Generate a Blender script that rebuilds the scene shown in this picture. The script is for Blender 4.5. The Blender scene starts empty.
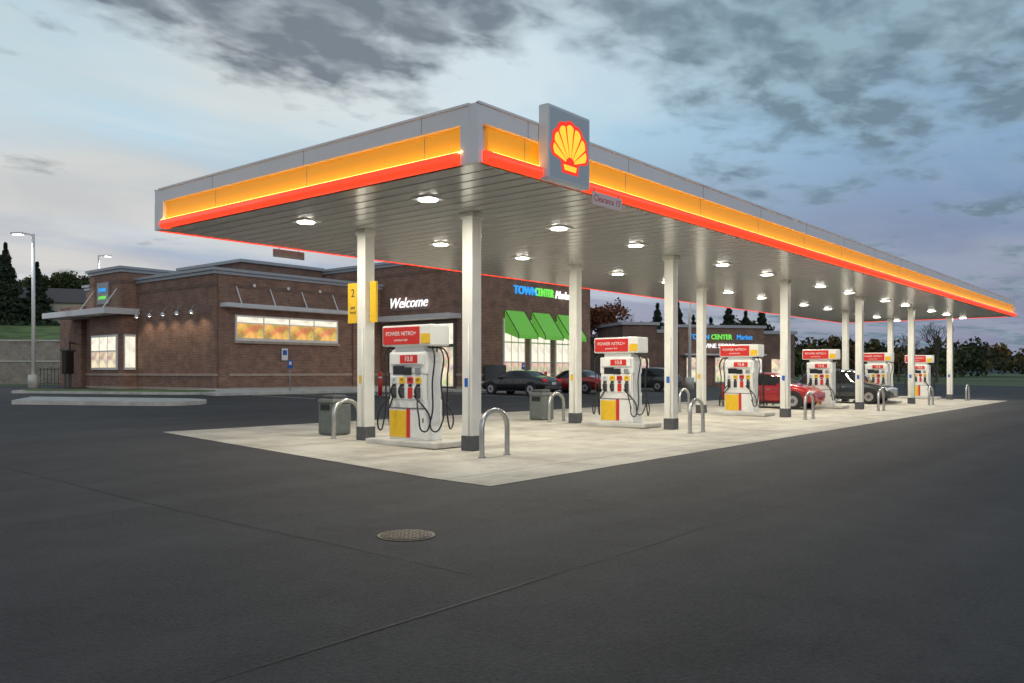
import bpy, bmesh, math, random
import numpy as np
from mathutils import Vector, Matrix
random.seed(7); rng=np.random.default_rng(7)
S=bpy.context.scene
S.view_settings.view_transform='Standard'
try: S.view_settings.look='None'
except Exception: pass
S.view_settings.exposure=0
R=math.radians
FX,FY=0.771,0.637      # heading of the view in site coordinates
def C(lat,d): return (FY*lat+FX*d, -FX*lat+FY*d)
def gz(Y): return 0.015*min(max(Y-9.0,0.0),36.0)

# ------------------------------------------------------------ materials
def newmat(name):
    m=bpy.data.materials.new(name); m.use_nodes=True
    nt=m.node_tree; b=nt.nodes['Principled BSDF']; return m,nt,b
def nosample(m):
    try: m.cycles.emission_sampling='NONE'
    except Exception: pass
    return m
def mat(name,col,rough=0.6,metal=0.0,emis=None,es=0.0,noise=0.0,nscale=8.0,bump=0.0,coat=0.0):
    m,nt,b=newmat(name)
    b.inputs['Base Color'].default_value=(*col,1); b.inputs['Roughness'].default_value=rough
    b.inputs['Metallic'].default_value=metal
    if coat: b.inputs['Coat Weight'].default_value=coat; b.inputs['Coat Roughness'].default_value=0.05
    if emis: 
        b.inputs['Emission Color'].default_value=(*emis,1); b.inputs['Emission Strength'].default_value=es
        nosample(m)
    if noise>0 or bump>0:
        tc=nt.nodes.new('ShaderNodeTexCoord'); n=nt.nodes.new('ShaderNodeTexNoise')
        n.inputs['Scale'].default_value=nscale; n.inputs['Detail'].default_value=3
        nt.links.new(tc.outputs['Object'],n.inputs['Vector'])
        if noise>0:
            r=nt.nodes.new('ShaderNodeValToRGB')
            r.color_ramp.elements[0].position=0.3; r.color_ramp.elements[1].position=0.7
            r.color_ramp.elements[0].color=(*[c*(1-noise) for c in col],1)
            r.color_ramp.elements[1].color=(*[min(1,c*(1+noise)) for c in col],1)
            nt.links.new(n.outputs['Fac'],r.inputs['Fac']); nt.links.new(r.outputs['Color'],b.inputs['Base Color'])
        if bump>0:
            bp=nt.nodes.new('ShaderNodeBump'); bp.inputs['Strength'].default_value=bump
            nt.links.new(n.outputs['Fac'],bp.inputs['Height']); nt.links.new(bp.outputs['Normal'],b.inputs['Normal'])
    return m
def emat(name,col,st):
    return mat(name,col,0.5,0,col,st)

def asphalt():
    m,nt,b=newmat('asphalt'); N=nt.nodes.new; L=nt.links.new
    tc=N('ShaderNodeTexCoord')
    n1=N('ShaderNodeTexNoise'); n1.inputs['Scale'].default_value=0.16; n1.inputs['Detail'].default_value=4; n1.inputs['Roughness'].default_value=0.6
    n2=N('ShaderNodeTexNoise'); n2.inputs['Scale'].default_value=30; n2.inputs['Detail'].default_value=3; n2.inputs['Roughness'].default_value=0.95
    n3=N('ShaderNodeTexNoise'); n3.inputs['Scale'].default_value=1.6; n3.inputs['Detail'].default_value=5; n3.inputs['Roughness'].default_value=0.78
    mp=N('ShaderNodeMapping'); mp.inputs['Rotation'].default_value=(0,0,R(-38)); mp.inputs['Scale'].default_value=(0.05,0.75,1)
    n4=N('ShaderNodeTexNoise'); n4.inputs['Scale'].default_value=1.0; n4.inputs['Detail'].default_value=4; n4.inputs['Distortion'].default_value=0.7
    for n in (n1,n2,n3): L(tc.outputs['Object'],n.inputs['Vector'])
    L(tc.outputs['Object'],mp.inputs['Vector']); L(mp.outputs['Vector'],n4.inputs['Vector'])
    def mul(a,bv):
        x=N('ShaderNodeMath'); x.operation='MULTIPLY'; L(a,x.inputs[0]); x.inputs[1].default_value=bv; return x.outputs[0]
    def add(a,c):
        x=N('ShaderNodeMath'); x.operation='ADD'; L(a,x.inputs[0]); L(c,x.inputs[1]); return x.outputs[0]
    s=add(add(mul(n1.outputs['Fac'],0.34),mul(n2.outputs['Fac'],0.78)),add(mul(n3.outputs['Fac'],0.40),mul(n4.outputs['Fac'],0.40)))
    # s averages 0.96
    r=N('ShaderNodeValToRGB'); r.color_ramp.elements[0].position=0.34; r.color_ramp.elements[1].position=0.64
    r.color_ramp.elements[0].color=(0.014,0.014,0.015,1); r.color_ramp.elements[1].color=(0.100,0.097,0.098,1)
    L(mul(s,0.52),r.inputs['Fac']); L(r.outputs['Color'],b.inputs['Base Color'])
    b.inputs['Roughness'].default_value=0.66; b.inputs['Specular IOR Level'].default_value=0.3
    bp=N('ShaderNodeBump'); bp.inputs['Strength'].default_value=1.0; bp.inputs['Distance'].default_value=0.03
    L(n2.outputs['Fac'],bp.inputs['Height']); L(bp.outputs['Normal'],b.inputs['Normal'])
    return m
def concrete():
    m,nt,b=newmat('pad_concrete'); N=nt.nodes.new; L=nt.links.new
    tc=N('ShaderNodeTexCoord')
    br=N('ShaderNodeTexBrick'); br.offset=0.0
    br.inputs['Scale'].default_value=1.0; br.inputs['Brick Width'].default_value=4.0; br.inputs['Row Height'].default_value=2.9
    br.inputs['Mortar Size'].default_value=0.018; br.inputs['Mortar Smooth'].default_value=0.3
    br.inputs['Color1'].default_value=(0.53,0.505,0.44,1); br.inputs['Color2'].default_value=(0.59,0.565,0.49,1); br.inputs['Mortar'].default_value=(0.22,0.20,0.17,1)
    L(tc.outputs['Object'],br.inputs['Vector'])
    n=N('ShaderNodeTexNoise'); n.inputs['Scale'].default_value=0.7; n.inputs['Detail'].default_value=7; n.inputs['Roughness'].default_value=0.7
    L(tc.outputs['Object'],n.inputs['Vector'])
    r=N('ShaderNodeValToRGB'); r.color_ramp.elements[0].position=0.32; r.color_ramp.elements[1].position=0.6
    r.color_ramp.elements[0].color=(0.58,0.56,0.53,1); r.color_ramp.elements[1].color=(1,1,1,1)
    L(n.outputs['Fac'],r.inputs['Fac'])
    mx=N('ShaderNodeMix'); mx.data_type='RGBA'; mx.blend_type='MULTIPLY'; mx.inputs['Factor'].default_value=1
    L(br.outputs['Color'],mx.inputs['A']); L(r.outputs['Color'],mx.inputs['B']); L(mx.outputs['Result'],b.inputs['Base Color'])
    b.inputs['Roughness'].default_value=0.7
    return m
def brickm(name='brick',c1=(0.30,0.165,0.115),c2=(0.20,0.105,0.08),mo=(0.30,0.25,0.21)):
    m,nt,b=newmat(name); N=nt.nodes.new; L=nt.links.new
    tc=N('ShaderNodeTexCoord'); sp=N('ShaderNodeSeparateXYZ'); L(tc.outputs['Object'],sp.inputs[0])
    a=N('ShaderNodeMath'); a.operation='ADD'; L(sp.outputs[0],a.inputs[0]); L(sp.outputs[1],a.inputs[1])
    cb=N('ShaderNodeCombineXYZ'); L(a.outputs[0],cb.inputs[0]); L(sp.outputs[2],cb.inputs[1])
    br=N('ShaderNodeTexBrick'); br.inputs['Scale'].default_value=1.0
    br.inputs['Brick Width'].default_value=0.3; br.inputs['Row Height'].default_value=0.1; br.inputs['Mortar Size'].default_value=0.01
    br.inputs['Color1'].default_value=(*c1,1); br.inputs['Color2'].default_value=(*c2,1); br.inputs['Mortar'].default_value=(*mo,1)
    L(cb.outputs[0],br.inputs['Vector'])
    n=N('ShaderNodeTexNoise'); n.inputs['Scale'].default_value=1.3; n.inputs['Detail'].default_value=4; L(cb.outputs[0],n.inputs['Vector'])
    r=N('ShaderNodeValToRGB'); r.color_ramp.elements[0].position=0.3; r.color_ramp.elements[1].position=0.7
    r.color_ramp.elements[0].color=(0.75,0.75,0.75,1); r.color_ramp.elements[1].color=(1.15,1.12,1.1,1)
    L(n.outputs['Fac'],r.inputs['Fac'])
    mx=N('ShaderNodeMix'); mx.data_type='RGBA'; mx.blend_type='MULTIPLY'; mx.inputs['Factor'].default_value=1
    L(br.outputs['Color'],mx.inputs['A']); L(r.outputs['Color'],mx.inputs['B']); L(mx.outputs['Result'],b.inputs['Base Color'])
    b.inputs['Roughness'].default_value=0.85
    return m
def shopm(name,base,st,bw=0.22,rh=0.42,light=0.5,sat=0.7,soft=.35):
    m,nt,b=newmat(name); N=nt.nodes.new; L=nt.links.new
    tc=N('ShaderNodeTexCoord'); sp=N('ShaderNodeSeparateXYZ'); L(tc.outputs['Object'],sp.inputs[0])
    a=N('ShaderNodeMath'); a.operation='ADD'; L(sp.outputs[0],a.inputs[0]); L(sp.outputs[1],a.inputs[1])
    cb=N('ShaderNodeCombineXYZ'); L(a.outputs[0],cb.inputs[0]); L(sp.outputs[2],cb.inputs[1])
    mp=N('ShaderNodeMapping'); mp.inputs['Scale'].default_value=(1/bw,1/rh,1); L(cb.outputs[0],mp.inputs['Vector'])
    v=N('ShaderNodeTexVoronoi'); v.inputs['Scale'].default_value=1.0; v.inputs['Randomness'].default_value=.9; L(mp.outputs['Vector'],v.inputs['Vector'])
    hs=N('ShaderNodeHueSaturation'); hs.inputs['Saturation'].default_value=sat; hs.inputs['Value'].default_value=.8; L(v.outputs['Color'],hs.inputs['Color'])
    n=N('ShaderNodeTexNoise'); n.inputs['Scale'].default_value=1.3; n.inputs['Detail'].default_value=4; L(cb.outputs[0],n.inputs['Vector'])
    r=N('ShaderNodeValToRGB'); r.color_ramp.elements[0].position=light-.12; r.color_ramp.elements[1].position=light+.10
    r.color_ramp.elements[0].color=(soft,soft,soft,1)
    L(n.outputs['Fac'],r.inputs['Fac'])
    mx=N('ShaderNodeMix'); mx.data_type='RGBA'; mx.inputs['B'].default_value=(1,1,1,1); L(hs.outputs['Color'],mx.inputs['A']); L(r.outputs['Color'],mx.inputs['Factor'])
    m2=N('ShaderNodeMix'); m2.data_type='RGBA'; m2.blend_type='MULTIPLY'; m2.inputs['Factor'].default_value=1; m2.inputs['B'].default_value=(*base,1)
    L(mx.outputs['Result'],m2.inputs['A'])
    L(m2.outputs['Result'],b.inputs['Emission Color']); b.inputs['Emission Strength'].default_value=st
    b.inputs['Base Color'].default_value=(0.03,0.03,0.03,1); b.inputs['Roughness'].default_value=0.08
    return nosample(m)

M={}
M['asphalt']=asphalt(); M['pad']=concrete(); M['brick']=brickm()
M['brick2']=brickm('brick_dark',(0.22,0.13,0.10),(0.16,0.095,0.075),(0.22,0.18,0.15))
M['joint']=mat('asphalt_joint',(0.028,0.028,0.029),0.6,noise=.3,nscale=3)
M['white']=mat('white_paint',(0.78,0.79,0.77),0.35,noise=0.04,nscale=3)
M['colw']=mat('column_paint',(0.78,0.775,0.72),0.4,noise=0.05,nscale=2.5)
M['silver']=mat('silver_panel',(0.66,0.68,0.70),0.36,0.1,noise=0.05,nscale=1.5)
M['fascia']=mat('fascia_white',(0.82,0.84,0.86),0.30,0.0,noise=0.03,nscale=1.0)
M['soffit']=mat('soffit_metal',(0.70,0.70,0.69),0.20,0.35)
M['grey']=mat('grey_metal',(0.30,0.32,0.34),0.4,0.5,noise=0.08)
M['dgrey']=mat('dark_grey',(0.08,0.085,0.09),0.55,noise=0.15)
M['black']=mat('black_rubber',(0.015,0.015,0.017),0.5)
M['yellowlit']=mat('yellow_fascia',(0.85,0.40,0.02),0.45,0,(1.0,0.42,0.015),0.28)  # even emission put into the panel imitates the strip's light on it
M['ledstrip']=emat('led_strip',(1.0,0.66,0.18),7.0)
try: M['ledstrip'].cycles.emission_sampling='AUTO'
except Exception: pass
M['redbar']=mat('red_light_bar',(0.8,0.03,0.02),0.3,0,(1.0,0.055,0.018),1.35)
M['lamp']=emat('lamp_lens',(1.0,0.95,0.82),16.0)
M['yellow']=mat('yellow_paint',(0.80,0.50,0.02),0.35,noise=0.05)
M['red']=mat('red_paint',(0.60,0.025,0.02),0.35,noise=0.06)
M['stain']=mat('stainless',(0.5,0.5,0.48),0.3,0.9,noise=0.1,nscale=12)
M['kerb']=mat('kerb_concrete',(0.56,0.55,0.51),0.8,noise=0.18,nscale=2.0)
M['cap']=mat('parapet_cap',(0.38,0.41,0.45),0.45,0.1,noise=0.05)
M['band']=mat('stone_band',(0.42,0.34,0.28),0.8,noise=0.15,nscale=3)
M['mark']=mat('road_paint',(0.66,0.66,0.64),0.7,noise=0.2,nscale=5)
M['screen']=mat('screen',(0.02,0.02,0.025),0.15)
M['grass']=mat('grass',(0.11,0.17,0.05),0.9,noise=0.45,nscale=0.6,bump=0.4)
M['earth']=mat('far_grass',(0.10,0.135,0.055),0.95,noise=0.4,nscale=0.05)
M['stonewall']=brickm('retaining_block',(0.46,0.42,0.36),(0.32,0.29,0.25),(0.12,0.11,0.10))
M['bark']=mat('bark',(0.12,0.09,0.07),0.9,noise=0.3)
M['shop']=shopm('shop_interior',(1.0,0.84,0.58),1.0,.3,.3,.52,.8,.25)
M['shopw']=shopm('shop_upper',(1.0,0.93,0.75),1.05,.9,.5,.42,.25,.4)
M['shoporange']=shopm('shop_orange',(1.0,0.55,0.14),1.0,0.7,0.5,.56,.8,.30)
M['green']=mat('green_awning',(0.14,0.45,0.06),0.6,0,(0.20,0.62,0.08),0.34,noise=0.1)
M['signw']=emat('sign_white',(0.95,0.97,1.0),1.1)
M['signb']=emat('sign_blue',(0.03,0.30,0.75),1.1)
M['signg']=emat('sign_green',(0.18,0.75,0.10),0.9)
M['label']=mat('white_label',(0.8,0.8,0.8),.5)
M['shellr']=emat('emblem_red',(1.0,0.03,0.01),0.85)
M['shelly']=emat('emblem_yellow',(1.0,0.55,0.035),1.0)
M['sbox']=mat('sign_box',(0.56,0.60,0.63),0.35,0.1,(0.6,0.7,0.8),0.06)
M['sface']=mat('sign_face',(0.44,0.49,0.53),0.35,0.1,(0.6,0.7,0.8),0.03)
M['pink']=mat('clearance_panel',(0.80,0.66,0.66),0.5)
M['glass']=mat('car_glass',(0.012,0.014,0.017),0.05,coat=0.5)
M['tyre']=mat('tyre',(0.02,0.02,0.02),0.8)
M['rim']=mat('rim',(0.45,0.45,0.46),0.3,0.8)
M['tail']=mat('tail_light',(0.45,0.01,0.01),0.2,0,(1,0.03,0.02),0.25)
M['head']=mat('head_light',(0.7,0.72,0.75),0.1)
M['blue']=mat('blue_sign',(0.02,0.12,0.5),0.4)
M['roof']=mat('roof_shingle',(0.12,0.11,0.11),0.85,noise=0.2)
M['siding']=mat('siding',(0.5,0.48,0.42),0.8)
M['bin']=mat('bin_plastic',(0.13,0.15,0.14),0.5,noise=0.15)
M['iron']=mat('cast_iron',(0.12,0.095,0.07),0.6,0.3,noise=0.3,nscale=30)
M['iron2']=mat('cast_iron_stud',(0.20,0.165,0.12),0.5,0.4,noise=0.3,nscale=30)

# ------------------------------------------------------------ helpers
def link(o,parent=None):
    S.collection.objects.link(o)
    if parent: o.parent=parent
    return o
def empty(name,loc=(0,0,0),rz=0):
    e=bpy.data.objects.new(name,None); e.location=loc; e.rotation_euler=(0,0,rz); e.empty_display_size=0.3
    return link(e)
def mesh(name,vs,fs,m,parent=None,loc=(0,0,0),smooth=False,mi=None,rot=(0,0,0)):
    me=bpy.data.meshes.new(name); me.from_pydata([tuple(v) for v in vs],[],[tuple(f) for f in fs])
    for x in (m if isinstance(m,(list,tuple)) else [m]): me.materials.append(x)
    if mi is not None: me.polygons.foreach_set('material_index',list(mi))
    if smooth: me.polygons.foreach_set('use_smooth',[True]*len(me.polygons))
    me.update()
    o=bpy.data.objects.new(name,me); o.location=loc; o.rotation_euler=rot
    return link(o,parent)
def box(name,c,s,m,parent=None,bev=0.0,rot=(0,0,0)):
    bm=bmesh.new(); bmesh.ops.create_cube(bm,size=1.0)
    for v in bm.verts: v.co=Vector((v.co.x*s[0],v.co.y*s[1],v.co.z*s[2]))
    if bev>0: bmesh.ops.bevel(bm,geom=list(bm.edges),offset=bev,segments=2,affect='EDGES',profile=0.6)
    me=bpy.data.meshes.new(name); bm.to_mesh(me); bm.free(); me.materials.append(m)
    o=bpy.data.objects.new(name,me); o.location=c; o.rotation_euler=rot
    return link(o,parent)
def bx(name,x0,x1,y0,y1,z0,z1,m,parent=None,bev=0.0):
    return box(name,((x0+x1)/2,(y0+y1)/2,(z0+z1)/2),(x1-x0,y1-y0,z1-z0),m,parent,bev)
def cyl(name,c,r,h,m,parent=None,rot=(0,0,0),seg=20,r2=None,smooth=True):
    bm=bmesh.new(); bmesh.ops.create_cone(bm,cap_ends=True,segments=seg,radius1=r,radius2=(r if r2 is None else r2),depth=h)
    me=bpy.data.meshes.new(name); bm.to_mesh(me); bm.free(); me.materials.append(m)
    if smooth:
        for p in me.polygons: p.use_smooth=len(p.vertices)==4
    o=bpy.data.objects.new(name,me); o.location=c; o.rotation_euler=rot
    return link(o,parent)
def tube(name,pts,r,m,parent=None,bez=True,res=6):
    cu=bpy.data.curves.new(name,'CURVE'); cu.dimensions='3D'; cu.bevel_depth=r; cu.bevel_resolution=3; cu.resolution_u=res; cu.use_fill_caps=True
    if bez:
        sp=cu.splines.new('BEZIER'); sp.bezier_points.add(len(pts)-1)
        for p,q in zip(sp.bezier_points,pts): p.co=q; p.handle_left_type='AUTO'; p.handle_right_type='AUTO'
    else:
        sp=cu.splines.new('POLY'); sp.points.add(len(pts)-1)
        for p,q in zip(sp.points,pts): p.co=(*q,1)
    cu.materials.append(m); o=bpy.data.objects.new(name,cu); return link(o,parent)
def text(name,body,size,loc,rot,m,parent=None,ext=0.02,shear=0.0,bold=0.0,align='CENTER',sx=1.0):
    cu=bpy.data.curves.new(name,'FONT'); cu.body=body; cu.size=size; cu.extrude=ext; cu.shear=shear; cu.offset=bold
    cu.align_x=align; cu.align_y='CENTER'; cu.materials.append(m); cu.resolution_u=4
    o=bpy.data.objects.new(name,cu); o.location=loc; o.rotation_euler=rot; o.scale=(sx,1,1); return link(o,parent)
RY=(R(90),0,0); RX=(R(90),0,R(-90))   # facing -Y / facing -X
def gpoly(name,pts,off,m,parent=None):
    vs=[(x,y,gz(y)+off) for x,y in pts]; return mesh(name,vs,[tuple(range(len(vs)))],m,parent)

# ------------------------------------------------------------ ground
xs=[-400,-60,0,60,160,700,4000]; ys=[-400,-60,9,20,32,45,160,700,4000]
vs=[];fs=[]
for y in ys:
    for x in xs: vs.append((x,y,gz(y)-0.0))
n=len(xs)
for j in range(len(ys)-1):
    for i in range(n-1): fs.append((j*n+i,j*n+i+1,(j+1)*n+i+1,(j+1)*n+i))
mesh('ground',vs,fs,M['earth'])
def strip(name,x0,x1,ysl,off,m):
    vs=[];fs=[]
    for k,y in enumerate(ysl): vs+= [(x0,y,gz(y)+off),(x1,y,gz(y)+off)]
    for k in range(len(ysl)-1): fs.append((2*k,2*k+1,2*k+3,2*k+2))
    return mesh(name,vs,fs,m)
strip('asphalt_lot',-60,104,[-60,9,45,72],0.006,M['asphalt'])
# paving lane joints: thin wavering dark seams, gently irregular
def seam(p0,p1,wd,amp,seed):
    rr=random.Random(seed); n=60; vs=[];fs=[]
    dx,dy=p1[0]-p0[0],p1[1]-p0[1]; ll=math.hypot(dx,dy); nx,ny=-dy/ll,dx/ll; o=0
    for i in range(n+1):
        t=i/n; o=o*.9+rr.uniform(-amp,amp); ww=wd*rr.uniform(.4,1.2)
        x=p0[0]+dx*t+nx*o; y=p0[1]+dy*t+ny*o
        vs+=[(x-nx*ww,y-ny*ww,gz(y)+.0105),(x+nx*ww,y+ny*ww,gz(y)+.0105)]
    for i in range(n): a=2*i; fs.append((a,a+1,a+3,a+2))
    mesh('asphalt_joint',vs,fs,M['joint'])
seam((-4,3.9),(60,4.3),.010,.012,1); seam((2,-.4),(60,.2),.010,.012,2); seam((4.9,4.5),(5.6,30),.010,.012,3)
pv=[(8.83,7.69),(53.6,8.5),(53.6,9.0),(8.95,9.0)]
pv2=[(8.95,9.0),(53.6,9.0),(53.6,19.3),(10.2,19.3)]
vs=[(x,y,gz(y)+0.014) for x,y in pv+pv2]
mesh('concrete_pad',vs,[(0,1,2,3),(4,5,6,7)],M['pad'])

# manhole
mx_,my_=C(-1.03,8.2)
mh=empty('manhole_cover',(mx_,my_,0.012))
cyl('frame_ring',(0,0,0),0.28,0.006,M['iron2'],mh,seg=40)
cyl('lid',(0,0,0.004),0.255,0.010,M['iron'],mh,seg=40)
for a in range(-4,5):
    for b in range(-4,5):
        if a*a+b*b<19: box('stud',(a*0.052,b*0.052,0.0115),(0.036,0.036,0.006),M['iron2'],mh)

# ------------------------------------------------------------ canopy
X0,X1,Y0,Y1=9.38,55.1,8.41,18.07; ZU=4.76
can=empty('fuel_canopy',(0,0,0))
bx('roof_core',X0+.12,X1-.12,Y0+.12,Y1-.12,4.84,5.55,M['silver'],can)
vs=[];fs=[];x=X0+.1;pw=0.405
while x+pw<X1-.05:
    prof=[(x,ZU),(x+pw-.05,ZU),(x+pw-.05,ZU+.045),(x+pw,ZU+.045)]
    for px,pz in prof: vs+=[(px,Y0+.08,pz),(px,Y1-.08,pz)]
    x+=pw
m_=len(vs)//2
for i in range(m_-1): fs.append((2*i,2*i+1,2*i+3,2*i+2))
mesh('soffit_pans',vs,fs,M['soffit'],can)
def fascia(side):
    if side in 'SN':
        y=Y0 if side=='S' else Y1; s=1 if side=='S' else -1
        f=lambda a0,a1,o0,o1,z0,z1,nm,m,b=0: bx(nm,a0,a1,min(y+s*o0,y+s*o1),max(y+s*o0,y+s*o1),z0,z1,m,can,b)
        A0,A1=X0,X1
    else:
        x=X0 if side=='W' else X1; s=1 if side=='W' else -1
        f=lambda a0,a1,o0,o1,z0,z1,nm,m,b=0: bx(nm,min(x+s*o0,x+s*o1),max(x+s*o0,x+s*o1),a0,a1,z0,z1,m,can,b)
        A0,A1=Y0,Y1
    e=0.17 if side in 'WE' else 0.0
    f(A0+e,A1-e,0,0.165,5.36,5.65,'fascia_cap',M['fascia'])
    f(A0+e,A1-e,-0.02,0.03,5.63,5.665,'cap_drip',M['fascia'])
    f(A0+.3,A1-.3,0.07,0.14,4.80,5.358,'yellow_panel',M['yellowlit'])
    f(A0+.31,A1-.31,-0.03,0.03,4.948,4.956,'led_strip',M['ledstrip'])
    c0,c1=(0.40,0.40) if side in 'WE' else (0.12,0.12)
    if side in 'SN': cyl('red_bar',((A0+A1)/2,(Y0 if side=='S' else Y1)+ (-0.02 if side=='S' else 0.02),4.85),0.10,A1-A0-c0-c1,M['redbar'],can,rot=(0,R(90),0),seg=20)
    else: cyl('red_bar',((X0 if side=='W' else X1)+(-0.02 if side=='W' else 0.02),(A0+A1)/2,4.85),0.10,A1-A0-c0-c1,M['redbar'],can,rot=(R(90),0,0),seg=20)
    a=A0+1.2
    while a<A1-.6:
        f(a,a+.010,-0.003,0.1,5.362,5.628,'cap_seam',M['grey'])
        f(a,a+.010,0.066,0.1,4.96,5.356,'panel_seam',M['grey'])
        a+=3.05
for s_ in 'SNWE': fascia(s_)
for cx,sx_ in ((X0,1),(X1,-1)):
    for cy,sy_ in ((Y0,1),(Y1,-1)):
        lx,ly=0.10,0.36
        x0,x1=sorted((cx-0.004*sx_,cx+lx*sx_)); y0,y1=sorted((cy-0.004*sy_,cy+ly*sy_))
        bx('corner_panel',x0,x1,y0,y1,4.755,5.359,M['fascia'],can)
XC=[12.35+8.05*k for k in range(6)]
lx=[10.8]
for k,xc in enumerate(XC):
    if k>0: lx.append(xc-2.4)
    lx.append(xc+2.45 if k<5 else xc+1.6)
for x in lx:
    for y in (10.9,14.5):
        box('lamp_housing',(x,y,ZU-.012),(0.46,0.46,0.03),M['white'],can,0.008)
        cyl('lamp_lens',(x,y,ZU-.035),0.17,0.02,M['lamp'],can,seg=24)
        ld=bpy.data.lights.new('canopy_light','AREA'); ld.shape='DISK'; ld.size=0.3; ld.energy=86; ld.color=(1.0,0.94,0.79)
        lo=bpy.data.objects.new('canopy_light',ld); lo.location=(x,y,ZU-.06); link(lo,can)
for k,x in enumerate(XC):
    for y in (11.24,14.42):
        z0=gz(y)+.014
        bx('column',x-.135,x+.135,y-.135,y+.135,z0,ZU+.02,M['colw'],can,0.012)
        bx('column_sleeve',x-.15,x+.15,y-.15,y+.15,z0,z0+.3,M['dgrey'],can,0.01)
        bx('column_head',x-.17,x+.17,y-.17,y+.17,ZU-.12,ZU-.002,M['colw'],can,0.01)
        cyl('conduit',(x-.155,y-.06,z0+1.4),0.015,2.2,M['colw'],can,seg=8)
        box('column_decal',(x-.138,y,z0+1.35),(.006,.13,.17),M['blue'] if y<12 else M['yellow'],can)
# emblem sign
em=empty('shell_emblem_sign',(11.44,Y0-.11,5.35))
box('sign_box',(0,0,0),(1.20,0.20,1.22),M['sbox'],em,0.03)
box('sign_face',(0,-.10,0),(1.10,0.008,1.12),M['sface'],em,0.003)
def fan(name,Rr,r0,y,m,lobes=7,sep=0.0,cz=-.30,half=72,drop=.30):
    allv=[];allf=[]
    span=R(2*half); a0=-span/2; st=span/lobes
    for i in range(lobes):
        aa=a0+i*st+sep; bb=a0+(i+1)*st-sep
        pts=[(r0*math.sin(aa),cz+r0*math.cos(aa))]
        for t in range(9):
            q=aa+(bb-aa)*t/8
            RR=Rr*(1.0-drop*abs(q/(span/2))**2.0); rr=RR*(0.95+0.05*math.sin(math.pi*t/8))
            pts.append((rr*math.sin(q),cz+rr*math.cos(q)))
        pts.append((r0*math.sin(bb),cz+r0*math.cos(bb)))
        b=len(allv); allv+=[(p[0],y,p[1]) for p in pts]; allf.append(tuple(range(b,b+len(pts))))
    return mesh(name,allv,allf,m,em)
fan('emblem_outline',0.74,0.02,-0.107,M['shellr'],half=80)
mesh('emblem_foot',[(-.22,-.1065,-.45),(.22,-.1065,-.45),(.27,-.1065,-.2),(-.27,-.1065,-.2)],[(0,1,2,3)],M['shellr'],em)
fan('emblem_ribs',0.67,0.13,-0.111,M['shelly'],sep=R(1.9),half=76)
mesh('emblem_base',[(-.16,-.1112,-.40),(.16,-.1112,-.40),(.19,-.1112,-.31),(-.19,-.1112,-.31)],[(0,1,2,3)],M['shelly'],em)
cs=empty('clearance_sign',(12.7,Y0-.13,4.66))
box('panel',(0,0,0),(0.95,0.02,0.22),M['pink'],cs); text('lettering',"Clearance 15'",0.16,(0,-.012,0),RY,M['red'],cs,0.001)
for s in (-.4,.4): box('hanger',(s,.01,.12),(.03,.015,.1),M['grey'],cs)
cs=empty('clearance_sign',(13.0,Y1+.1,4.62))
box('panel',(0,0,0),(0.95,0.02,0.2),M['grey'],cs); box('hanger',(.3,0,.12),(0.02,0.01,.12),M['grey'],cs); box('hanger',(-.3,0,.12),(0.02,0.01,.12),M['grey'],cs)
fl=empty('pump_number_flag',(XC[0],14.42,3.15))
box('panel_1',(-.02,0.38,0),(0.06,0.36,0.9),M['yellow'],fl,0.01); box('panel_2',(-.02,-.29,0),(0.06,0.2,0.9),M['yellow'],fl,0.01)
text('numeral','2',0.26,(-.055,0.38,0.22),RX,M['dgrey'],fl,0.002)
text('note','pay\nhere',0.11,(-.055,0.38,-.15),RX,M['dgrey'],fl,0.002)
for z in (-.3,.3): box('bracket',(0,.1,z),(0.03,.6,.03),M['grey'],fl)

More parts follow.
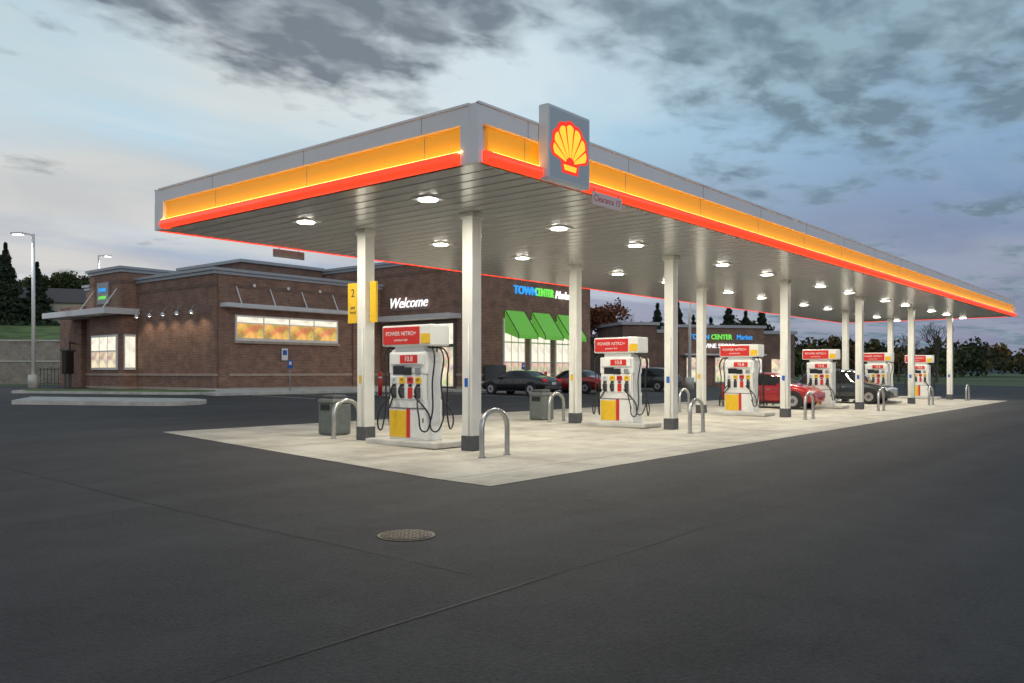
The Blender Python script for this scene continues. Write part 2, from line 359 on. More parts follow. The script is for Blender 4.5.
# ------------------------------------------------------------ dispensers
def dispenser(x,y):
    z=gz(y)+.014
    isl=empty('pump_island',(x,y,z))
    box('slab',(0,0,.06),(0.95,2.1,.12),M['kerb'],isl,0.03)
    d=empty('fuel_dispenser',(x,y,z+.12))
    box('cabinet',(0,0,.42),(0.50,1.08,.84),M['white'],d,0.015)
    for s in (-1,1):
        F=RX if s<0 else (R(90),0,R(90))
        ya=0.26 if s<0 else -0.26
        box('yellow_door',(s*.254,ya,.33),(0.014,.50,.56),M['yellow'],d,0.004)
        box('red_stripe',(s*.254,ya*-0.2,.35),(0.014,.10,.60),M['red'],d,0.003)
        box('white_door',(s*.254,-ya*1.25,.33),(0.014,.38,.56),M['white'],d,0.004)
        box('latch',(s*.265,-ya*1.9,.42),(0.01,.03,.09),M['dgrey'],d)
        box('shelf_gap',(s*.256,0,.66),(.01,1.04,.02),M['dgrey'],d)
        box('grade_panel',(s*.235,0,1.10),(0.05,1.0,.52),M['white'],d,0.01)
        for i in range(4):
            yy=-.36+.24*i
            box('nozzle_boot',(s*.268,yy,.98),(0.03,.12,.22),M['dgrey'] if i!=1 else M['red'],d,0.008)
            box('grade_label',(s*.266,yy,1.24),(0.02,.17,.13),(M['yellow'],M['red'],M['yellow'],M['silver'])[i],d,0.003)
            box('grade_button',(s*.268,yy,1.135),(0.03,.09,.05),M['black'],d,0.004)
            if i in (0,2,3): tube('nozzle',[(s*.30,yy,.88),(s*.36,yy,1.02),(s*.31,yy,1.13)],0.022,M['black'],d)
            text('octane',('87','89','93','D')[i],.09,(s*.279,yy,1.245),F,M['black'],d,.001)
        box('card_reader',(s*.266,-ya*.15,1.43),(0.03,.22,.16),M['screen'],d,0.005)
        box('keypad',(s*.266,-ya*1.3,1.43),(0.03,.14,.14),M['grey'],d,0.005)
        box('display',(s*.262,ya*.9,1.45),(0.02,.32,.18),M['screen'],d,0.004)
        box('price_board',(s*.262,0,1.68),(0.04,.96,.22),M['white'],d,0.01)
        box('price_panel',(s*.284,-ya*.35,1.68),(0.008,.52,.17),M['red'],d,0.003)
        text('price_digits',"10.8",0.15,(s*.290,-ya*.35,1.68),F,M['label'],d,0.001)
        box('topper_red',(s*.282,0.14*-s,2.17),(0.014,1.10,.36),M['red'],d,0.004)
        box('topper_yellow',(s*.282,0.58*s,2.10),(0.012,.26,.20),M['yellow'],d,0.003)
        text('topper_text',"POWER NITRO+",0.125,(s*.291,0.14*-s,2.21),F,M['label'],d,0.001)
        text('topper_text2',"premium fuel",0.075,(s*.291,0.14*-s,2.08),F,M['label'],d,0.001)
    box('mid_core',(0,0,1.1),(0.44,1.04,.54),M['white'],d,0.01)
    box('head',(0,0,1.60),(0.48,1.10,.46),M['white'],d,0.03)
    box('neck',(0,0,1.88),(0.36,.90,.24),M['white'],d,0.03)
    box('topper',(0,0,2.17),(0.55,1.46,.44),M['white'],d,0.035)
    for s in (-1,1):
        box('side_panel',(0,s*.548,1.0),(0.34,.02,1.3),M['silver'],d,0.004)
        for i,(dx,q) in enumerate(((-.17,.0),(.0,.06),(.17,.0))):
            sg=-1 if dx<=0 else 1
            jx=random.uniform(-.04,.04)
            tube('hose',[(dx*.6,s*.5,1.93),(dx,s*(.70+q),1.86),(dx*1.2,s*(.72+q+jx),1.2),(dx*1.5,s*(.70+q),.42-q+jx),(dx*1.7+.10*sg,s*(.66),.22+jx),(dx*1.7+.2*sg,s*.60,.55),(sg*.34,s*(.40-.1*i),.93)],0.017,M['black'],d,res=8)
for x in XC: dispenser(x,12.84)

def hoop(x,y):
    z=gz(y)+.012; h=empty('steel_hoop_bollard',(x,y,z)); w=.36;H=.86
    pts=[(-w,0,0),(-w,0,H*.45),(-w,0,H-.30)]
    for t in range(1,8): a=math.pi*t/8; pts.append((-w*math.cos(a),0,H-.30+.30*math.sin(a)))
    pts+=[(w,0,H-.30),(w,0,H*.45),(w,0,0)]
    tube('hoop',pts,0.05,M['stain'],h,bez=False)
    for s in (-1,1): cyl('collar',(s*w,0,.01),.075,.02,M['grey'],h,seg=16)
def bin_(x,y):
    z=gz(y)+.012; b=empty('litter_bin',(x,y,z))
    box('body',(0,0,.38),(0.55,0.55,.74),M['bin'],b,0.05); box('lid',(0,0,.80),(0.58,0.58,.12),M['bin'],b,0.05)
    box('dome',(0,0,.90),(0.40,.40,.10),M['dgrey'],b,0.04)
    for s in (-1,1): box('opening',(s*.285,0,.66),(0.02,.32,.13),M['black'],b,0.005)
for k,x in enumerate(XC):
    hoop(x-.45,10.25); hoop(x+.05,15.15)
    if k in (0,1,3,4): bin_(x+.35,15.95)

# ------------------------------------------------------------ cars
def car(name,x,y,rz,paint,kind='sedan',L=4.6,W=1.8,H=1.44):
    pm=mat('car_paint_'+name+str(round(x)),paint,0.25,0.35,coat=1.0)
    e=empty(name,(x,y,gz(y)+.012),rz)
    if kind=='sedan':
        st=[(-.5,.62,.62,.80),(-.485,.80,.82,.90),(-.40,.96,1.02,.97),(-.33,.97,1.05,.98),(-.22,.95,H-.10,1),(-.10,.94,H,1),(.05,.92,H-.01,1),(.14,.91,H-.12,1),(.26,.90,.97,1),(.40,.80,.86,.96),(.48,.66,.70,.86),(.5,.52,.52,.78)]
        glass=[3,4,5,6,7]; wind=[3,7]
    else:
        st=[(-.5,.60,.60,.84),(-.49,.95,1.0,.93),(-.46,1.0,1.12,.97),(-.38,1.0,H-.08,.98),(-.26,.98,H,1),(-.08,.97,H+.01,1),(.06,.96,H-.03,1),(.13,.95,H-.16,1),(.25,.94,1.03,1),(.40,.86,.93,.96),(.48,.72,.76,.88),(.5,.55,.55,.80)]
        glass=[2,3,4,5,6,7]; wind=[2,7]
    ring=[];vs=[];fs=[];mi=[]
    w=W/2
    for (t,zb,zr,ws) in st:
        X=t*L; top=zr-zb; yr=.70 if top>.2 else .86
        low=.20 if abs(t)<.46 else .30
        half=[(0,low),(.80*w*ws,low),(w*ws*.97,low+.12),(w*ws,min(.62,zb*.85)),(w*ws*.965,zb),(w*yr*ws,zr-.05*min(1,top*3+.2)),(w*yr*.55*ws,zr),(0,zr+.008)]
        pts=half+[(-a,b) for a,b in half[-2:0:-1]]
        ring.append(len(vs)); vs+=[(X,a,b) for a,b in pts]
    n=14
    for i in range(len(st)-1):
        for j in range(n):
            k=(j+1)%n; fs.append((ring[i]+j,ring[i+1]+j,ring[i+1]+k,ring[i]+k))
            jj=j if j<7 else 13-j
            g=0
            if i in glass and jj==4: g=1
            if i in wind and jj in (5,6): g=1
            if jj==0: g=2
            mi.append(g)
    fs.append(tuple(ring[0]+j for j in range(n))[::-1]); mi.append(0)
    fs.append(tuple(ring[-1]+j for j in range(n))); mi.append(0)
    o=mesh('body',vs,fs,[pm,M['glass'],M['black']],e,smooth=True,mi=mi)
    bv=o.modifiers.new('s','SUBSURF'); bv.levels=2; bv.render_levels=2
    bm=bmesh.new(); bm.from_mesh(o.data); bmesh.ops.recalc_face_normals(bm,faces=bm.faces)
    cl=bm.edges.layers.float.get('crease_edge') or bm.edges.layers.float.new('crease_edge')
    for ed in bm.edges:
        ms={f.material_index for f in ed.link_faces}
        if len(ms)>1: ed[cl]=0.7
    bm.to_mesh(o.data); bm.free()
    for sx in (-.305,.30):
        for sy in (-1,1):
            X=sx*L
            cyl('wheel_arch',(X,sy*(w-.06),.36),.385,.14,M['black'],e,rot=(R(90),0,0),seg=28)
            cyl('tyre',(X,sy*(w-.06),.33),.325,.20,M['tyre'],e,rot=(R(90),0,0),seg=28)
            cyl('rim',(X,sy*(w-.055),.33),.215,.205,M['rim'],e,rot=(R(90),0,0),seg=20)
            cyl('hub_gap',(X,sy*(w-.053),.33),.10,.21,M['dgrey'],e,rot=(R(90),0,0),seg=5)
    for sy in (-1,1):
        box('tail_light',(-.478*L,sy*w*.72,.82),(.10,.32,.15),M['tail'],e,0.03)
        box('head_light',(.468*L,sy*w*.68,.68),(.14,.36,.12),M['head'],e,0.03)
        box('mirror',(.155*L,sy*(w+.06),.98),(.12,.18,.12),pm,e,0.03)
        for hx in (-.16,.04): box('door_handle',(hx*L,sy*(w*.985),.80),(.16,.03,.025),M['grey'],e,0.006)
        box('sill',(0,sy*w*.95,.235),(L*.42,.06,.07),M['black'],e,0.01)
        for hx in (-.04,.155): box('door_gap',(hx*L,sy*(w*.992),.6),(.008,.012,.55),M['black'],e)
    box('rear_bumper',(-.49*L,0,.42),(.12,W*.82,.16),M['dgrey'],e,0.03)
    box('grille',(.485*L,0,.48),(.10,W*.5,.16),M['black'],e,0.02)
    box('number_plate',(-.503*L,0,.66 if kind=='sedan' else .8),(.02,.36,.13),M['white'],e)
    return e
car('parked_sedan',37.3,30.2,R(90),(0.015,0.017,0.02),'sedan',4.75,1.82,1.42)
car('parked_car',42.7,30.2,R(90),(0.33,0.015,0.015),'sedan',4.5,1.8,1.46)
car('parked_suv',50.8,29.9,R(90),(0.03,0.035,0.045),'suv',4.6,1.85,1.6)
car('red_hatchback',34.75,14.3,R(-90),(0.42,0.012,0.018),'suv',4.1,1.75,1.5)
car('dark_suv',43.0,13.9,R(-90),(0.035,0.045,0.055),'suv',4.6,1.85,1.68)

# ------------------------------------------------------------ store
st=empty('brick_store')
zb=0.35
def vol(x0,x1,y0,y1,top,m=None,band=True,capm=None,base=zb):
    bx('wall',x0,x1,y0,y1,base,top-.35,m or M['brick'],st)
    bx('cap_lower',x0-.10,x1+.10,y0-.10,y1+.10,top-.35,top-.16,capm or M['cap'],st)
    bx('cap',x0-.22,x1+.22,y0-.22,y1+.22,top-.16,top,capm or M['cap'],st)
    if band:
        bx('stone_band',x0-.05,x1+.05,y0-.05,y1+.05,1.38,1.52,M['band'],st)
        bx('base_course',x0-.03,x1+.03,y0-.03,y1+.03,base,base+.35,M['band'],st)
        bx('soldier_course',x0-.025,x1+.025,y0-.025,y1+.025,top-1.05,top-.85,M['brick2'],st)
vol(26.2,38.75,43.7,60,7.6)
vol(38.8,51.4,35,62,9.1)
vol(25.2,28.8,52.8,57.2,8.3)
bx('upper_wall',32,38.7,50,58,7.3,9.0,M['brick2'],st); bx('upper_cap',31.8,38.72,49.8,58.2,9.0,9.2,M['cap'],st)
bx('rear_wing',25.9,38,60.1,63.5,.35,6.2,M['brick'],st)
for x in (26.75,36.6): bx('pilaster',x-.35,x+.35,43.58,43.69,.4,7.2,M['brick'],st)
bx('window_frame',27.5,35.0,43.60,43.69,3.45,4.95,M['white'],st)
for i in range(4):
    a=27.62+i*1.84; bx('window_pane',a,a+1.72,43.57,43.605,3.62,4.46,M['shoporange'],st); bx('window_transom',a,a+1.72,43.57,43.605,4.53,4.84,M['shopw'],st)
bx('sill',27.4,35.1,43.5,43.69,3.30,3.44,M['band'],st)
bx('metal_shade',26.5,36.2,42.9,43.69,5.35,5.58,M['silver'],st)
for x in (27.6,29.9,32.2,34.6): tube('tie_rod',[(x,43.68,6.6),(x,43.1,5.58)],0.035,M['white'],st,bez=False)
for x in (28.8,31.2,33.6):
    cyl('wall_plate',(x,43.66,6.75),.1,.05,M['white'],st,rot=(R(90),0,0),seg=12)
for i,y in enumerate((44.8,46.4,48.0,49.6,51.2)):
    tube('gooseneck',[(26.2,y,5.05),(25.95,y,5.45),(25.6,y,5.45),(25.42,y,5.2)],0.022,M['grey'],st)
    cyl('shade',(25.40,y,5.08),.19,.20,M['silver'],st,seg=16,r2=.05)
    cyl('bulb',(25.40,y,4.985),.05,.02,M['lamp'],st,seg=12)
    ld=bpy.data.lights.new('wall_light','SPOT'); ld.energy=38; ld.spot_size=R(120); ld.spot_blend=.8; ld.color=(1,.78,.52); ld.shadow_soft_size=.08
    lo=bpy.data.objects.new('wall_light',ld); lo.location=(25.42,y,4.93); lo.rotation_euler=(0,R(-22),0); link(lo,st)
bx('bay_window_frame',25.10,25.19,53.2,56.8,1.75,4.0,M['white'],st)
for a in (53.35,54.5,55.65):
    bx('bay_pane',25.07,25.105,a,a+1.0,1.9,2.9,M['shop'],st); bx('bay_pane',25.07,25.105,a,a+1.0,3.0,3.85,M['shopw'],st)
bx('bay_front_frame',25.35,26.1,52.70,52.79,1.75,4.0,M['white'],st)
bx('bay_front_pane',25.42,26.03,52.67,52.705,1.9,3.85,M['shopw'],st)
bx('drive_canopy',23.9,26.15,52.3,61.5,5.25,5.62,M['silver'],st)
for y in (53.4,56.6): tube('tie_rod',[(25.2,y,6.9),(24.3,y,5.62)],0.035,M['white'],st,bez=False)
bx('bay_sign',25.08,25.19,54.3,55.9,6.0,7.4,M['grey'],st)
text('bay_sign_text','town',0.5,(25.06,55.1,6.95),RX,M['signb'],st,.01); text('bay_sign_text','center',0.42,(25.06,55.1,6.45),RX,M['signg'],st,.01)
bx('entry_frame',38.68,38.79,36.6,42.8,.5,4.9,M['dgrey'],st)
for a in (36.8,38.3,39.8,41.3): bx('entry_pane',38.65,38.685,a,a+1.3,.7,3.2,M['shop'],st)
for a in (36.8,38.3,39.8,41.3): bx('transom_pane',38.65,38.685,a,a+1.3,3.4,4.7,M['shopw'],st)
bx('entry_shade',37.6,38.79,36.2,43.2,5.0,5.3,M['silver'],st)
bx('welcome_rail',38.72,38.79,39.1,42.6,5.72,5.78,M['grey'],st)
text('welcome_text','Welcome',0.98,(38.66,40.95,6.2),RX,M['signw'],st,.03,shear=.35,bold=-.004,sx=.95)
for a in (41.5,44.3,47.1):
    bx('front_frame',a-.1,a+2.1,34.88,34.99,.75,5.1,M['white'],st)
    for i in range(3):
        x0=a+.0+i*.70
        bx('front_pane',x0,x0+.58,34.85,34.885,.85,2.2,M['shop'],st)
        bx('front_pane',x0,x0+.58,34.85,34.885,2.3,3.5,M['shopw'],st)
        bx('front_transom',x0,x0+.58,34.85,34.885,3.6,5.0,M['shopw'],st)
    a0,a1=a-.05,a+1.95
    v=[(a0,34.84,5.6),(a1,34.84,5.6),(a1,33.7,4.0),(a0,33.7,4.0),(a0,34.84,4.15),(a1,34.84,4.15),(a0,33.7,3.75),(a1,33.7,3.75)]
    mesh('awning',v,[(0,1,2,3),(3,2,7,6),(0,3,6,4),(1,2,7,5)],M['green'],st)
    for q in (a0,a1): tube('awning_frame',[(q,34.83,5.63),(q,33.69,4.03),(q,33.69,3.73)],.03,M['dgrey'],st,bez=False)
text('store_sign_a','TOWN',0.76,(43.7,34.93,7.0),RY,M['signb'],st,.05,bold=.006)
text('store_sign_b','CENTER',0.76,(45.75,34.93,7.0),RY,M['signg'],st,.05,bold=.006,sx=.75)
text('store_sign_c','Market',0.78,(47.95,34.93,6.97),RY,M['signw'],st,.05,shear=.3,bold=.0,sx=.85)
def slab(name,pts,h,m=None):
    n=len(pts); vs=[(x,y,gz(y)-.05) for x,y in pts]+[(x,y,gz(y)+h) for x,y in pts]
    fs=[tuple(range(n))[::-1],tuple(range(n,2*n))]+[(i,(i+1)%n,(i+1)%n+n,i+n) for i in range(n)]
    return mesh(name,vs,fs,m or M['kerb'])
slab('sidewalk',[(22.6,37.6),(36.9,37.6),(36.9,43.75),(23.4,43.75)],.14)
slab('sidewalk',[(37.0,33.0),(52.5,33.0),(52.5,34.98),(37.0,34.98)],.14)
slab('sidewalk',[(36.95,35.0),(38.75,35.0),(38.75,43.7),(36.95,43.7)],.14)
# islands with a rounded nose at the right end
def island(name,l0,l1,d0,d1,h,m=None,ins=0.0):
    c=(d0+d1)/2; r=(d1-d0)/2-ins
    pts=[C(l0+ins,d0+ins)]
    for t in range(9): a=-math.pi/2+math.pi*t/8; pts.append(C(l1-r*.9+r*.9*math.cos(a),c+r*math.sin(a)))
    pts.append(C(l0+ins-1.2,d1-ins)); slab(name,pts,h,m)
island('kerb_island',-18.8,-12.2,31.6,35.0,.16); 
island('kerb_island',-25,-15.5,42,45.6,.14); island('grass_verge',-25,-15.5,42,45.6,.165,M['grass'],.35)
for i in range(9):
    x=34.6+2.72*i; gpoly('parking_line',[(x-.06,27.6),(x+.06,27.6),(x+.06,32.9),(x-.06,32.9)],.012,M['mark'])
for i in range(5):
    x=24.5+2.75*i; gpoly('parking_line',[(x-.07,32.2),(x+.07,32.2),(x+.07,37.5),(x-.07,37.5)],.012,M['mark'])
for i in range(7):
    a=29.4+.25*i; gpoly('parking_hatch',[(a,32.6+.55*i),(a+.14,32.6+.55*i),(a+1.0,33.6+.55*i),(a+.86,33.6+.55*i)],.016,M['mark'])
def post_sign(x,y,name='parking_sign',m=None,h=1.7):
    e=empty(name,(x,y,gz(y))); cyl('post',(0,0,h/2),.03,h,M['grey'],e,seg=8); box('plate',(-.02,-.04,h-.1),(.32,.03,.45),m or M['blue'],e,0.01)
    box('legend',(-.02,-.058,h-.05),(.16,.006,.18),M['white'],e)
post_sign(27.4,38.2); post_sign(33.2,38.2); post_sign(41.4,33.3); post_sign(46.7,33.3)
pb=empty('wall_poster',(30.9,43.64,2.7)); box('frame',(0,0,0),(.5,.05,.8),M['grey'],pb); box('sheet',(0,-.03,0),(.42,.02,.70),M['label'],pb); box('print',(0,-.043,.1),(.30,.006,.3),M['blue'],pb)
def bollard(x,y):
    e=empty('red_bollard',(x,y,gz(y)+.1)); cyl('sleeve',(0,0,.55),.10,1.1,M['red'],e,seg=16)
    bm=bmesh.new(); bmesh.ops.create_uvsphere(bm,u_segments=16,v_segments=8,radius=.10); me=bpy.data.meshes.new('dome'); bm.to_mesh(me); bm.free(); me.materials.append(M['red'])
    link(bpy.data.objects.new('dome',me),e).location=(0,0,1.1); cyl('band',(0,0,.9),.103,.08,M['white'],e,seg=16)
for p in ((27.9,31.5),(37.4,33.6),(40.2,33.4),(43.9,33.4),(49.4,33.4)): bollard(*p)
box_=empty('ice_merchandiser',(40.0,34.4,.55)); box('cabinet',(0,0,.75),(1.2,.8,1.5),M['dgrey'],box_,.03); box('door',(-.0,-.41,.8),(1.0,.03,1.1),M['dgrey'],box_,.01)

def lamp_post(x,y,h,ang):
    z=gz(y); e=empty('street_lamp',(x,y,z),ang)
    cyl('footing',(0,0,.45),.32,.9,M['kerb'],e,seg=20); cyl('pole',(0,0,h/2+.4),.13,h-.8,M['white'],e,r2=.09,seg=12)
    tube('arm',[(0,0,h-.1),(.4,0,h+.02),(.7,0,h+.04)],.05,M['white'],e)
    box('lamp_head',(1.0,0,h+.03),(.8,.40,.14),M['silver'],e,.03)
    box('lens',(1.0,0,h-.05),(.6,.28,.02),M['lamp'],e)
    ld=bpy.data.lights.new('lamp_light','SPOT'); ld.energy=500; ld.spot_size=R(140); ld.spot_blend=.7; ld.color=(.95,.97,1)
    lo=bpy.data.objects.new('lamp_light',ld); lo.location=(1.0,0,h-.1); link(lo,e)
x,y=C(-31.3,55); lamp_post(x,y,10.1,math.atan2(FX,-FY))
x,y=C(13.1,62); lamp_post(x,y,10,math.atan2(FX,-FY))
x,y=C(-45.7,93); lamp_post(x,y,14,R(0))

x,y=C(-29.3,55.5); e=empty('menu_board',(x,y,gz(y)),R(-40)); 
for s in (-.5,.5): box('leg',(0,s,.6),(.1,.1,1.2),M['dgrey'],e)
box('panel',(0,0,1.7),(.25,1.6,1.5),M['black'],e,.03); box('hood',(0,0,2.5),(.45,1.8,.12),M['dgrey'],e,.02)
x,y=C(-30.5,58); e=empty('drive_clearance_bar',(x,y,gz(y)),R(-40)); cyl('post',(0,0,1.6),.07,3.2,M['dgrey'],e,seg=10); cyl('bar',(0,1.2,3.1),.05,2.6,M['dgrey'],e,rot=(R(90),0,0),seg=10)
x,y=C(-33,66); e=empty('iron_fence',(x,y,gz(y)),math.atan2(-FX,FY))
for i in range(30): box('picket',(-4+i*.28,0,.7),(.03,.03,1.4),M['black'],e)
for z in (.2,1.3): box('rail',(0,0,z),(8.4,.04,.04),M['black'],e)

# ------------------------------------------------------------ wine shop building (right rear)
x,y=C(17.9,76); ang=math.atan2(-FX,FY)+R(14)
b2=empty('brick_shop',(x,y,0),ang)
def bb(n,x0,x1,y0,y1,z0,z1,m): return bx(n,x0,x1,y0,y1,z0,z1,m,b2)
bb('wall',-7.6,8.6,0,14,.35,5.1,M['brick2']); bb('cap',-7.7,8.8,-.15,14.1,5.1,5.4,M['cap']); 
bb('left_tower',-8.6,-5.4,-.5,6,.35,5.75,M['brick2']); bb('left_tower_cap',-8.8,-5.2,-.7,6.2,5.75,6.0,M['cap'])
bb('mid_parapet',-3.2,5.2,-.35,3,.35,5.6,M['brick']); bb('mid_cap',-3.4,5.4,-.5,3.1,5.6,5.85,M['cap'])
for a in (-2.6,0.2,3.0):
    bb('frame',a,a+2.0,-.45,-.36,.6,3.0,M['grey']); bb('pane',a+.1,a+.95,-.48,-.452,.75,2.9,M['shop']); bb('pane',a+1.05,a+1.9,-.48,-.452,.75,2.9,M['shopw'])
for a in (-7.8,6.2): bb('frame',a,a+1.6,(-.6 if a<0 else -.1),(-.51 if a<0 else -.01),1.0,2.8,M['shop'])
text('sign_a','TOWN',.62,(-1.3,-.45,4.75),RY,M['signb'],b2,.03,bold=.01); text('sign_b','CENTER',.62,(.9,-.45,4.75),RY,M['signg'],b2,.03,bold=.01,sx=.9); text('sign_c','WINE STORE',.55,(.6,-.45,3.95),RY,M['signw'],b2,.03)
text('sign_d','Market',.62,(3.2,-.45,4.75),RY,M['signb'],b2,.03,sx=.9)
bb('shade',-3.0,5.0,-1.2,-.37,3.1,3.25,M['silver'])

# ------------------------------------------------------------ hill, retaining wall, house (left rear)
def Cz(l,d,z): a=C(l,d); return (a[0],a[1],z)
rows=[(77.0,4.0),(80,4.3),(92,6.6),(110,8.2),(150,9),(240,9.5)]
vs=[];fs=[];nl=24
for d,z in rows:
    for i in range(nl+1):
        l=-190+(155*i/nl)*1.0
        vs.append(Cz(l*(d/85 if d>85 else 1),d,z+.25*math.sin(i*1.7+d)))
for j in range(len(rows)-1):
    for i in range(nl): a=j*(nl+1)+i; fs.append((a,a+1,a+nl+2,a+nl+1))
mesh('grass_hill',vs,fs,M['grass'],smooth=True)
x,y=C(-105,75.5); rw=empty('retaining_wall',(x,y,0),math.atan2(-FX,FY))
box('lower_tier',(0,0,1.3),(140,1.0,2.4),M['stonewall'],rw); box('lower_coping',(0,0,2.58),(140,1.2,.14),M['kerb'],rw)
box('upper_tier',(0,1.4,2.3),(140,1.2,4.2),M['stonewall'],rw); box('upper_coping',(0,1.4,4.48),(140,1.4,.14),M['kerb'],rw)
x,y=C(-57,104); hs=empty('hill_house',(x,y,7.2),math.atan2(-FX,FY)+R(20))
box('walls',(0,0,1.4),(9,6,2.8),M['siding'],hs)
mesh('roof',[(-5,-3.4,2.8),(5,-3.4,2.8),(5,3.4,2.8),(-5,3.4,2.8),(-5,0,4.8),(5,0,4.8)],[(0,1,5,4),(2,3,4,5),(0,4,3),(1,2,5)],M['roof'],hs)
for a in (-2.8,0,2.6): box('window',(a,-3.02,1.5),(1,.06,1.2),M['glass'],hs)

# ------------------------------------------------------------ trees
def leafmats(p,cols): return [mat(p+str(i),c,.9) for i,c in enumerate(cols)]
LM={'con':leafmats('needle',[(0.03,0.05,0.028),(0.05,0.075,0.038),(0.018,0.03,0.02)]),
    'green':leafmats('leaf',[(0.055,0.085,0.03),(0.09,0.115,0.04),(0.03,0.045,0.02)]),
    'rust':leafmats('rustleaf',[(0.18,0.06,0.03),(0.12,0.04,0.025),(0.24,0.10,0.035)]),
    'gold':leafmats('goldleaf',[(0.19,0.12,0.035),(0.13,0.10,0.035),(0.08,0.075,0.03)])}
def quads(P,size,name,mats,parent=None,shade=None):
    n=len(P); 
    a=rng.normal(size=(n,3)); a/=np.linalg.norm(a,axis=1)[:,None]
    b=rng.normal(size=(n,3)); b-= (a*b).sum(1)[:,None]*a; b/=np.linalg.norm(b,axis=1)[:,None]
    s=(size*rng.uniform(.6,1.4,n))[:,None]
    V=np.empty((n,3,3)); V[:,0]=P+a*s*.6; V[:,1]=P-a*s*.35+b*s*.5; V[:,2]=P-a*s*.35-b*s*.5
    V=V.reshape(-1,3); F=np.arange(3*n).reshape(-1,3)
    mi=rng.integers(0,len(mats),n) if shade is None else shade
    return mesh(name,V.tolist(),F.tolist(),mats,parent,mi=mi.tolist())
def conifer_pts(h,r,n):
    t=rng.uniform(0.08,1,n)**.8; nb=int(h*1.6)
    tt=np.round(t*nb)/nb+rng.normal(0,.012,n)
    rad=r*(1-tt)*rng.uniform(.15,1,n)**.6*(1+.25*np.sin(tt*37))
    th=np.round(rng.uniform(0,1,n)*9)/9*2*math.pi+tt*11+rng.normal(0,.16,n)
    z=tt*h-rad*.28+rng.normal(0,.05,n)
    return np.stack([rad*np.cos(th),rad*np.sin(th),np.maximum(z,.2)],1)
def conifer(x,y,z,h,r,n=3500):
    e=empty('pine_tree',(x,y,z)); cyl('trunk',(0,0,h*.48),h*.022,h*.96,M['bark'],e,r2=.02,seg=8)
    P=conifer_pts(h,r,n); quads(P,.34,'needles',LM['con'],e)
    for i in range(14):
        a=random.random()*6.28; t=.15+.06*i; rr=r*(1-t)*.8
        tube('limb',[(0,0,h*t),(rr*math.cos(a),rr*math.sin(a),h*t-rr*.2)],.04,M['bark'],e,bez=False)
def branches(h,spread,depth=5,tw=.012):
    vs=[];fs=[];tips=[]
    def seg(p,q,r0,r1):
        d=(q-p).normalized(); u=d.orthogonal().normalized(); v=d.cross(u); b=len(vs); k=5
        for i in range(k):
            a=2*math.pi*i/k; vs.append(p+(u*math.cos(a)+v*math.sin(a))*r0)
        for i in range(k):
            a=2*math.pi*i/k; vs.append(q+(u*math.cos(a)+v*math.sin(a))*r1)
        for i in range(k): j=(i+1)%k; fs.append((b+i,b+j,b+k+j,b+k+i))
    def rec(p,d,l,r,n):
        q=p+d*l; seg(p,q,r,r*.68)
        if n==0: tips.append(q); return
        if n<=2: tips.append(q)
        for i in range(3 if n>2 else 2+random.randint(0,1)):
            nd=(d+Vector((random.uniform(-1,1),random.uniform(-1,1),random.uniform(-.25,.7)))*spread).normalized()
            rec(q,nd,l*random.uniform(.62,.82),max(r*.6,tw),n-1)
    rec(Vector((0,0,0)),Vector((0,0,1)),h*.27,h*.022,depth)
    return vs,fs,tips
def broadleaf(x,y,z,h,kind='green',leaves=14,name='deciduous_tree',bare=False,ls=.28,spread=.75):
    e=empty(name,(x,y,z)); vs,fs,tips=branches(h,spread,5)
    mesh('branches',vs,fs,M['bark'],e)
    if not bare:
        P=np.array([t[:] for t in tips]); P=np.repeat(P,leaves,0)+rng.normal(0,h*.035,(len(P)*leaves,3))
        quads(P,ls,'foliage',LM[kind],e)
for l,d,h,r in ((-57.8,96,10.0,3.2),(-59.8,98,9.0,3.6),(-55.9,99,8.2,3.0),(-64,97,11,3.4),(-68,95,9,3),(-73,99,12,3.2)):
    x,y=C(l,d); conifer(x,y,6.0,h,r,6000)
for l,d,h in ((-62,112,7.2),(-59.5,112,7.6),(-57.2,113,7.0),(-55.5,111,5.6),(-66,114,7)):
    x,y=C(l,d); broadleaf(x,y,8.0,h,'green',20,ls=.34)
for l,d,h,r in ((16.6,96,8.6,3.0),(19.3,98,9.0,3.2),(25,97,8.8,3.4),(27.5,99,8.0,3.2),(30,101,8.8,3.4),(22,102,7.6,3.0),(23.4,99,7.2,3.2)):
    x,y=C(l,d); conifer(x,y,.5,h,r,3200)
for l,d,h in ((18,103,8.4),(21,100,8.0),(28.8,103,8.4)):
    x,y=C(l,d); broadleaf(x,y,.5,h,'green',16,ls=.32)
x,y=C(8.2,80); broadleaf(x,y,.5,8.2,'rust',12,ls=.3)
x,y=C(10.3,90); broadleaf(x,y,.5,9.5,'rust',0,bare=True)
x,y=C(11.6,88); broadleaf(x,y,.5,8.5,'gold',0,bare=True)
x,y=C(48.5,96); broadleaf(x,y,.4,8.2,'gold',0,bare=True,spread=.8)
x,y=C(46,100); broadleaf(x,y,.4,6.5,'gold',0,bare=True)
